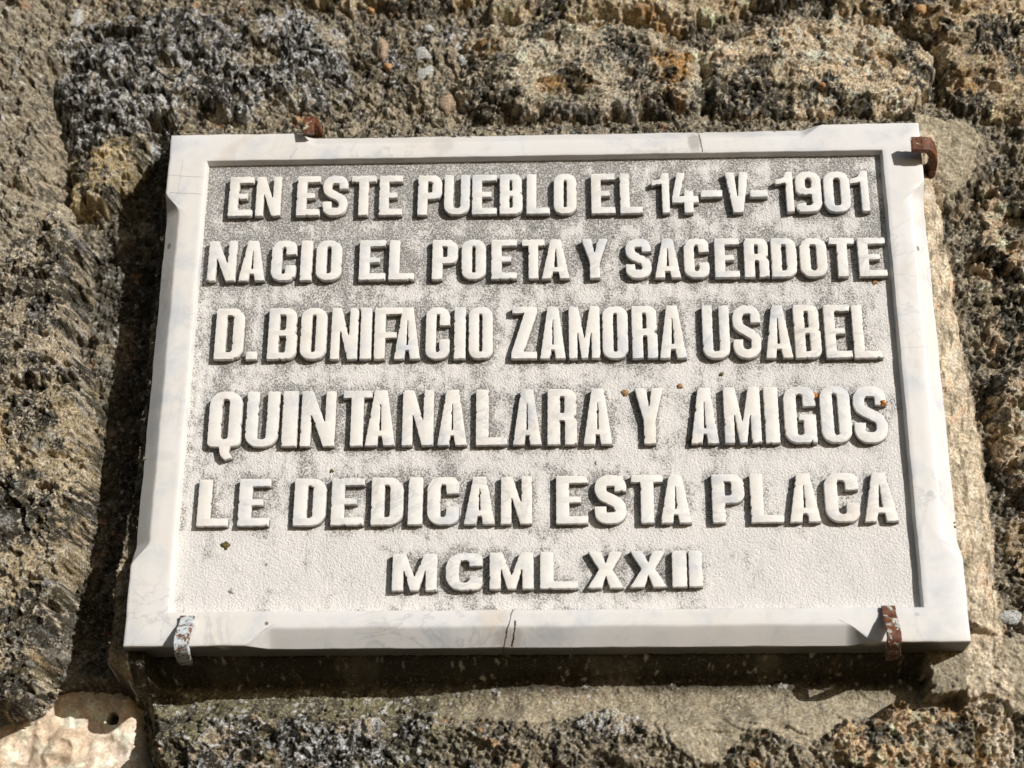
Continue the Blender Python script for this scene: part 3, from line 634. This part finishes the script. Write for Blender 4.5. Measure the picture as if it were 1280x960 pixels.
    if ch == '4':
        k = s*.95; xr = w*.80
        return [P((xr-k, 0), (xr, 0), (xr, h*.25), (w, h*.25), (w, h*.42), (xr, h*.42), (xr, h*.56), (xr-k, h*.56), (xr-k, h*.42), (k*.75, h*.42), (w*.52, h, .0005), (w*.20, h, .0005), (0, h*.40, .0008), (0, h*.25), (xr-k, h*.25))]
def resample(loop, step=0.0016):
    out = []; n = len(loop)
    for i in range(n):
        a, b = loop[i], loop[(i+1) % n]; k = max(1, int((b-a).length/step))
        for j in range(k): out.append(a.lerp(b, j/k))
    return out
def area(l): return sum(l[i].x*l[(i+1) % len(l)].y-l[(i+1) % len(l)].x*l[i].y for i in range(len(l)))/2
def offset(loop, d):
    """push a loop outward (positive) or inward; loop wound so its solid is on the left"""
    n = len(loop); out = []
    for i in range(n):
        a, p, b = loop[i-1], loop[i], loop[(i+1) % n]
        e1 = (p-a); e2 = (b-p)
        if e1.length < 1e-9: e1 = e2
        if e2.length < 1e-9: e2 = e1
        e1.normalize(); e2.normalize(); n1 = Vector((e1.y, -e1.x)); n2 = Vector((e2.y, -e2.x)); m = n1+n2
        if m.length < 0.5: m = n1*1.0
        m.normalize(); k = min(1.6, 1/max(0.35, m.dot(n1))); out.append(p+m*d*k)
    return out
rawloops = []
def letter_mesh(ch, w, h, s, c, X, Z, seed, chips=0.035):
    """vertices in world coordinates about (X, Z): lower left corner of the glyph"""
    loops = glyph(ch, w, h, s, c); rr = random.Random(seed)
    ph = [rr.uniform(0, 6.3) for _ in range(6)]; rot = rr.uniform(-.008, .008); hy = rr.uniform(-.0003, .0003); res = []
    for li, l in enumerate(loops):
        l = resample(l)
        if (area(l) > 0) != (li == 0): l = l[::-1]
        l = [Vector((p.x+.00011*math.sin(p.y*900+ph[0])+.00009*math.sin(p.y*2300+ph[1]+p.x*800), p.y+.00011*math.sin(p.x*1000+ph[2])+.00009*math.sin(p.x*2100+ph[3]+p.y*700))) for p in l]
        l = [Vector((p.x-rot*p.y, p.y+rot*p.x)) for p in l]
        ins_ = offset(l, -0.0007); l = [ins_[i] if rr.random() < chips else p for i, p in enumerate(l)]; res.append(l)
    rawloops.append([[(X+p.x, Z+p.y) for p in l] for l in res])
    top = 0.0008+hy
    rings = [(0.0004, PD+0.001), (0.0002, PD-0.0012), (0.0000, top+0.0022), (-0.0001, top+0.0007), (-0.00022, top+0.00012), (-0.0006, top)]
    V_, F_ = [], []; idx = []
    for l in res:
        base = len(V_); n = len(l)
        for d, y in rings:
            for p in offset(l, d): V_.append((X+p.x, y, Z+p.y))
        for r_ in range(len(rings)-1):
            for i in range(n):
                j = (i+1) % n; F_.append((base+r_*n+i, base+r_*n+j, base+(r_+1)*n+j, base+(r_+1)*n+i))
        idx.append([base+(len(rings)-1)*n+i for i in range(n)])
    polys = [[Vector((V_[i][0], V_[i][2], 0)) for i in l] for l in idx]; flat = [i for l in idx for i in l]
    tris = tessellate_polygon(polys); tot = sum(abs((polys_f[b]-polys_f[a]).cross(polys_f[c_]-polys_f[a]).z)/2 for polys_f in [[p for l in polys for p in l]] for a, b, c_ in tris)
    want = abs(area(polys[0]))-sum(abs(area(l)) for l in polys[1:])
    if chips > 0 and abs(tot-want) > 0.01*want:
        rawloops.pop(); return letter_mesh(ch, w, h, s, c, X, Z, seed+1000, chips*0.5 if chips > 0.01 else 0)
    for tri in tris:
        a, b, c_ = (flat[k] for k in tri)
        A = Vector((V_[a][0], V_[a][2])); B = Vector((V_[b][0], V_[b][2])); Cc = Vector((V_[c_][0], V_[c_][2]))
        cr_ = (B-A).cross(Cc-A)
        if abs(cr_) < 1e-13: continue
        F_.append((a, b, c_) if cr_ > 0 else (a, c_, b))
    return mesh('letter', V_, F_)

L_ = lambda y0t, y0b, y1t, y1b, s, c, words: (y0t, y0b, y1t, y1b, s, c, words)
# each line: cap top / base at its left and right end, upright and cross stroke (px), then words with the x extents of their characters
lines = [
 (221, 270, 213.5, 264, 13.0, 9.0, 286, 1084, [('EN', [(286, 316), (320, 351)]), ('ESTE', [(371, 400), (403.5, 435), (439, 470), (474, 503)]),
   ('PUEBLO', [(522, 552), (555, 587), (590, 621), (624.5, 653), (658, 687), (692, 720.5)]), ('EL', [(739, 769), (775, 803)]),
   ('14', [(815, 837), (840, 873)]), ('-', [(876, 903)]), ('V', [(907, 937)]), ('-', [(937.5, 960)]), ('1901', [(970, 992), (995, 1027), (1030, 1063), (1063, 1086)])]),
 (301, 351, 296.5, 345, 14.0, 9.0, 259, 1108, [('NACIO', [(260, 295), (299, 332), (339, 370), (375.5, 390), (395, 427)]), ('EL', [(449, 482), (486, 518)]),
   ('POETA', [(540, 572), (577, 607.5), (614, 646), (652.5, 681), (677, 712)]), ('Y', [(727, 760)]),
   ('SACERDOTE', [(782, 814.5), (818, 851), (855, 886.5), (893, 924), (930, 961), (964, 996), (1000, 1034), (1037, 1069), (1073, 1108)])]),
 (385.5, 449, 380, 447, 14.5, 9.5, 267, 1102, [('D', [(269, 304.5)]), ('.', [(307, 321)]), ('BONIFACIO', [(335, 371), (375.5, 408), (413.5, 447), (450.5, 464.5), (468, 503), (493, 525.5), (532, 562), (567.5, 582), (586, 616)]),
   ('ZAMORA', [(639, 671), (675, 707), (711, 750), (753, 785), (790, 822), (824, 858)]), ('USABEL', [(878, 912), (916, 951), (956, 990), (993, 1026), (1031, 1064), (1066, 1102)])]),
 (489.5, 558.5, 482, 552.5, 17.0, 10.0, 259, 1109, [('QUINTANALARA', [(261, 302), (307, 348), (353, 372), (376, 419), (428, 464.5), (457, 494.5), (503, 542), (547, 584), (595, 634), (641, 677), (684, 721), (729, 765)]),
   ('Y', [(794, 830)]), ('AMIGOS', [(863, 898), (905, 951), (956, 974), (980, 1020), (1026, 1064), (1067, 1109)])]),
 (599, 657.5, 590, 651.5, 17.5, 10.0, 246, 1122, [('LE', [(247, 286), (298, 337)]), ('DEDICAN', [(367, 407), (414, 455), (464, 504), (510, 528), (534, 574), (580, 619), (626, 665)]),
   ('ESTA', [(695, 735), (743, 783), (789, 829), (825, 864)]), ('PLACA', [(890, 931), (938, 979), (986, 1025), (1031, 1074), (1079, 1122)])]),
 (692, 738.5, 687.5, 733, 18.0, 9.5, 489, 878, [('MCMLXXII', [(490, 546), (557, 603), (612, 667), (675, 723), (734, 780), (787, 834), (840, 858.5), (861, 878)])]),
]
seed = 100
for (ta, ba, tb, bb_, s_, c_, xa, xb, words) in lines:
    for wd, exts in words:
        for ch, (ua, ub) in zip(wd, exts):
            seed += 1; k = ((ua+ub)/2-xa)/(xb-xa); vt = ta+(tb-ta)*k; vb = ba+(bb_-ba)*k; vm = (vt+vb)/2
            if ch == '-': vt, vb = 237.5, 246
            if ch == '.': vt = vb-10
            pa = at(ua, (vt+vb)/2, 0.0008); pb = at(ub, (vt+vb)/2, 0.0008); pt = at((ua+ub)/2, vt, 0.0008); pz = at((ua+ub)/2, vb, 0.0008)
            k_ = (pb[0]-pa[0])/(ub-ua); sw = s_*k_; cw = c_*k_*1.02; wv = pb[0]-pa[0]; hv = pt[2]-pz[2]
            sw *= 0.94 if ch not in 'I-.' else 1; me = letter_mesh(ch, wv, hv, min(sw, wv*0.43) if ch not in 'I-.' else sw, cw, pa[0], pz[2], seed)
            nm = 'digit' if ch.isdigit() else 'dash' if ch == '-' else 'full_stop' if ch == '.' else 'letter'
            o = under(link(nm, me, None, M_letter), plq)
            try: me.set_sharp_from_angle(angle=R(24))
            except Exception: pass
            o['label'] = ('raised dash in the date' if ch == '-' else 'raised full stop after the D' if ch == '.' else
                          'raised marble digit %s of %s' % (ch, wd) if ch.isdigit() else 'raised marble letter %s of the word %s' % (ch, wd) if len(wd) > 1 else 'raised marble letter %s' % ch)

# ---- sunk panel with grime among the letters
SP = 0.0013
px_, pz_ = np.meshgrid(np.arange(IL-.004, IR+.0041, SP), np.arange(IB-.004, IT+.0041, SP))
mask = np.zeros(px_.shape, bool)
for loops in rawloops:
    ax = [p[0] for p in loops[0]]; az = [p[1] for p in loops[0]]
    jj = np.where((px_[0] > min(ax)-.001) & (px_[0] < max(ax)+.001))[0]; ii = np.where((pz_[:, 0] > min(az)-.001) & (pz_[:, 0] < max(az)+.001))[0]
    if len(jj) == 0 or len(ii) == 0: continue
    s2 = (slice(ii[0], ii[-1]+1), slice(jj[0], jj[-1]+1)); gx, gz = px_[s2], pz_[s2]; ins = np.zeros(gx.shape, bool)
    for l in loops:
        for i in range(len(l)):
            (ax_, ay_), (bx_, by_) = l[i], l[(i+1) % len(l)]
            if ay_ != by_: ins ^= ((ay_ > gz) != (by_ > gz)) & (gx < (bx_-ax_)*(gz-ay_)/(by_-ay_)+ax_)
    mask[s2] |= ins
def blur(a, sig):
    f1 = np.fft.fftfreq(a.shape[0])[:, None]; f2 = np.fft.fftfreq(a.shape[1])[None]
    return np.real(np.fft.ifft2(np.fft.fft2(a)*np.exp(-2*(np.pi*sig)**2*(f1**2+f2**2))))
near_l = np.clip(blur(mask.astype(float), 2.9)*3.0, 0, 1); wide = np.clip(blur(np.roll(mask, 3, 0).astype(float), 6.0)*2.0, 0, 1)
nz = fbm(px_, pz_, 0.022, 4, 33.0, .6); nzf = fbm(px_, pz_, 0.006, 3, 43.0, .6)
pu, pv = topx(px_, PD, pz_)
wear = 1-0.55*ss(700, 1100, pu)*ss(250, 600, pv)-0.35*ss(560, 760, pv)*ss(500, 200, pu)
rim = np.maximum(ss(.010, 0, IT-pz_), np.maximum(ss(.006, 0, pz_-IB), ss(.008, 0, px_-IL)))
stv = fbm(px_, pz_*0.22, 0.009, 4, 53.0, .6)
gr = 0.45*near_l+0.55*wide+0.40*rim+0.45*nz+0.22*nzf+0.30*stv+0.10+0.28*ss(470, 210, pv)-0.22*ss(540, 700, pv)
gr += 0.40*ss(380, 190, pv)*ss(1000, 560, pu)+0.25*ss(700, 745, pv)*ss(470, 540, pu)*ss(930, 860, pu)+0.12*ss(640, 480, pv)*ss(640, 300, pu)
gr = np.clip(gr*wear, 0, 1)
ms = np.zeros_like(gr)
hgt = PD-0.00025*fbm(px_, pz_, 0.020, 3, 12.0)-0.00012*nzf
pc = np.stack([gr, ms, ms], -1).astype(np.float32)+0.0
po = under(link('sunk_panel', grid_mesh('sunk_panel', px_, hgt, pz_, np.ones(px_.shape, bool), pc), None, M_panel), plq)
# small growths on the face
for (u, v, r, Y, mt, nm) in ((1017, 494, 4.6, .0022, M_orange, 'orange_lichen'), (1104, 504, 4.4, .0012, M_orange, 'orange_lichen'), (850, 483, 4.2, PD, M_ochre, 'ochre_lichen'),
        (781, 491, 4.0, PD, M_ochre, 'ochre_lichen'), (1051, 414, 4.0, PD-.001, M_ochre, 'ochre_lichen'), (282, 682, 4.6, PD, M_brown, 'brown_moss'), (415, 589, 2.6, PD, M_brown, 'brown_moss'),
        (866, 552, 4.5, PD-.001, M_brown, 'brown_moss'), (902, 468, 2.6, PD, M_brown, 'brown_moss'), (289, 739, 3.4, PD, M_pale, 'white_lichen'), (1093, 353, 3.0, PD, M_ochre, 'ochre_lichen'),
        (1010, 637, 3.0, PD-.001, M_ochre, 'ochre_lichen'), (884, 813, 0, 0, None, '')):
    if mt: lump(nm, u, v, Y, r*.00058, .0011, r*.00058, mt, int(u), plq, 3, .35)

# ------------------------------------------------------------------ the four iron clamps
def strap(path, width_axis, wd, th, seed):
    """flat bar bent along path (world points); width along width_axis"""
    rr = random.Random(seed); P = [Vector(p) for p in path]; W_ = Vector(width_axis).normalized()
    pts = []                                                       # Catmull-Rom smoothing
    for i in range(len(P)-1):
        p0, p1, p2, p3 = P[max(i-1, 0)], P[i], P[i+1], P[min(i+2, len(P)-1)]
        for k in range(5):
            t_ = k/5; pts.append(0.5*((2*p1)+(p2-p0)*t_+(2*p0-5*p1+4*p2-p3)*t_*t_+(3*p1-p0-3*p2+p3)*t_**3))
    pts.append(P[-1]); V_, F_ = [], []; b = .0006; n = 8
    for i, p in enumerate(pts):
        d = (pts[min(i+1, len(pts)-1)]-pts[max(i-1, 0)]).normalized(); N = d.cross(W_).normalized()
        w2, t2 = wd/2*(1+rr.uniform(-.05, .05)), th/2*(1+rr.uniform(-.10, .10))
        for a, c in ((-w2+b, -t2), (w2-b, -t2), (w2, -t2+b), (w2, t2-b), (w2-b, t2), (-w2+b, t2), (-w2, t2-b), (-w2, -t2+b)):
            V_.append(p+W_*a+N*c)
    for i in range(len(pts)-1):
        for j in range(n): F_.append((i*n+j, i*n+(j+1) % n, (i+1)*n+(j+1) % n, (i+1)*n+j))
    F_.append(tuple(range(n))); m_ = (len(pts)-1)*n; F_.append(tuple(m_+j for j in reversed(range(n))))
    me = mesh('metal_clamp', V_, F_); bm = bmesh.new(); bm.from_mesh(me); bmesh.ops.recalc_face_normals(bm, faces=bm.faces); bm.to_mesh(me); bm.free(); return me
def clamp(path, wa, wd, th, mat, seed, label):
    me = strap(path, wa, wd, th, seed); o = link('metal_clamp', me, None, mat)
    try: me.set_sharp_from_angle(angle=R(40))
    except Exception: pass
    o['label'] = label; o['category'] = 'clamp'; o['group'] = 'iron clamps that hold the plaque to the wall'; return o
zb = -PH/2; zt = PH/2
xc = at(1113, 780, -0.005)[0]
clamp([(xc+.0065, .036, zb-.0025), (xc+.004, .014, zb-.0045), (xc, -.008, zb-.006), (xc, -.0155, zb-.002), (xc, -.0135, zb+.006), (xc, -.0070, zb+.014), (xc, -.0022, zb+.019), (xc, -.0020, zb+.0255)],
      (1, 0, 0), .0100, .0030, M_half, 3, 'flaking brown and white clamp hooked over the lower right rim of the plaque')
xc = at(232, 785, -0.005)[0]
clamp([(xc-.007, .036, zb-.003), (xc-.004, .014, zb-.005), (xc, -.008, zb-.0075), (xc, -.0145, zb-.003), (xc, -.0125, zb+.005), (xc, -.0065, zb+.012), (xc, -.0022, zb+.016), (xc, -.0020, zb+.0215)],
      (1, 0, 0), .0105, .0036, M_paint, 4, 'pale blue painted clamp hooked over the lower left rim of the plaque')
zc = at(1150, 187, -0.006)[2]
clamp([(HW+.0095, .024, zc-.004), (HW+.0095, .009, zc-.004), (HW+.0080, -.002, zc-.002), (HW+.003, -.0115, zc), (HW-.004, -.0125, zc+.0005), (HW-.0105, -.0120, zc+.001)],
      (0, -0.15, 1), .0115, .0060, M_rust, 5, 'rusty red brown clamp hooked over the upper right edge of the plaque')
xc = at(388, 165, -0.004)[0]
clamp([(xc+.003, .030, zt+.009), (xc+.002, .010, zt+.010), (xc, -.003, zt+.0095), (xc-.001, -.0075, zt+.005), (xc-.001, -.0060, zt-.005)],
      (1, 0, 0), .0085, .0055, M_rust, 6, 'small crusted rusty clamp half buried above the upper left rim of the plaque')
print('tris', sum(sum(len(p.vertices)-2 for p in o.data.polygons) if len(o.data.polygons) < 3000 else len(o.data.polygons)*2 for o in bpy.data.objects if o.type == 'MESH'))
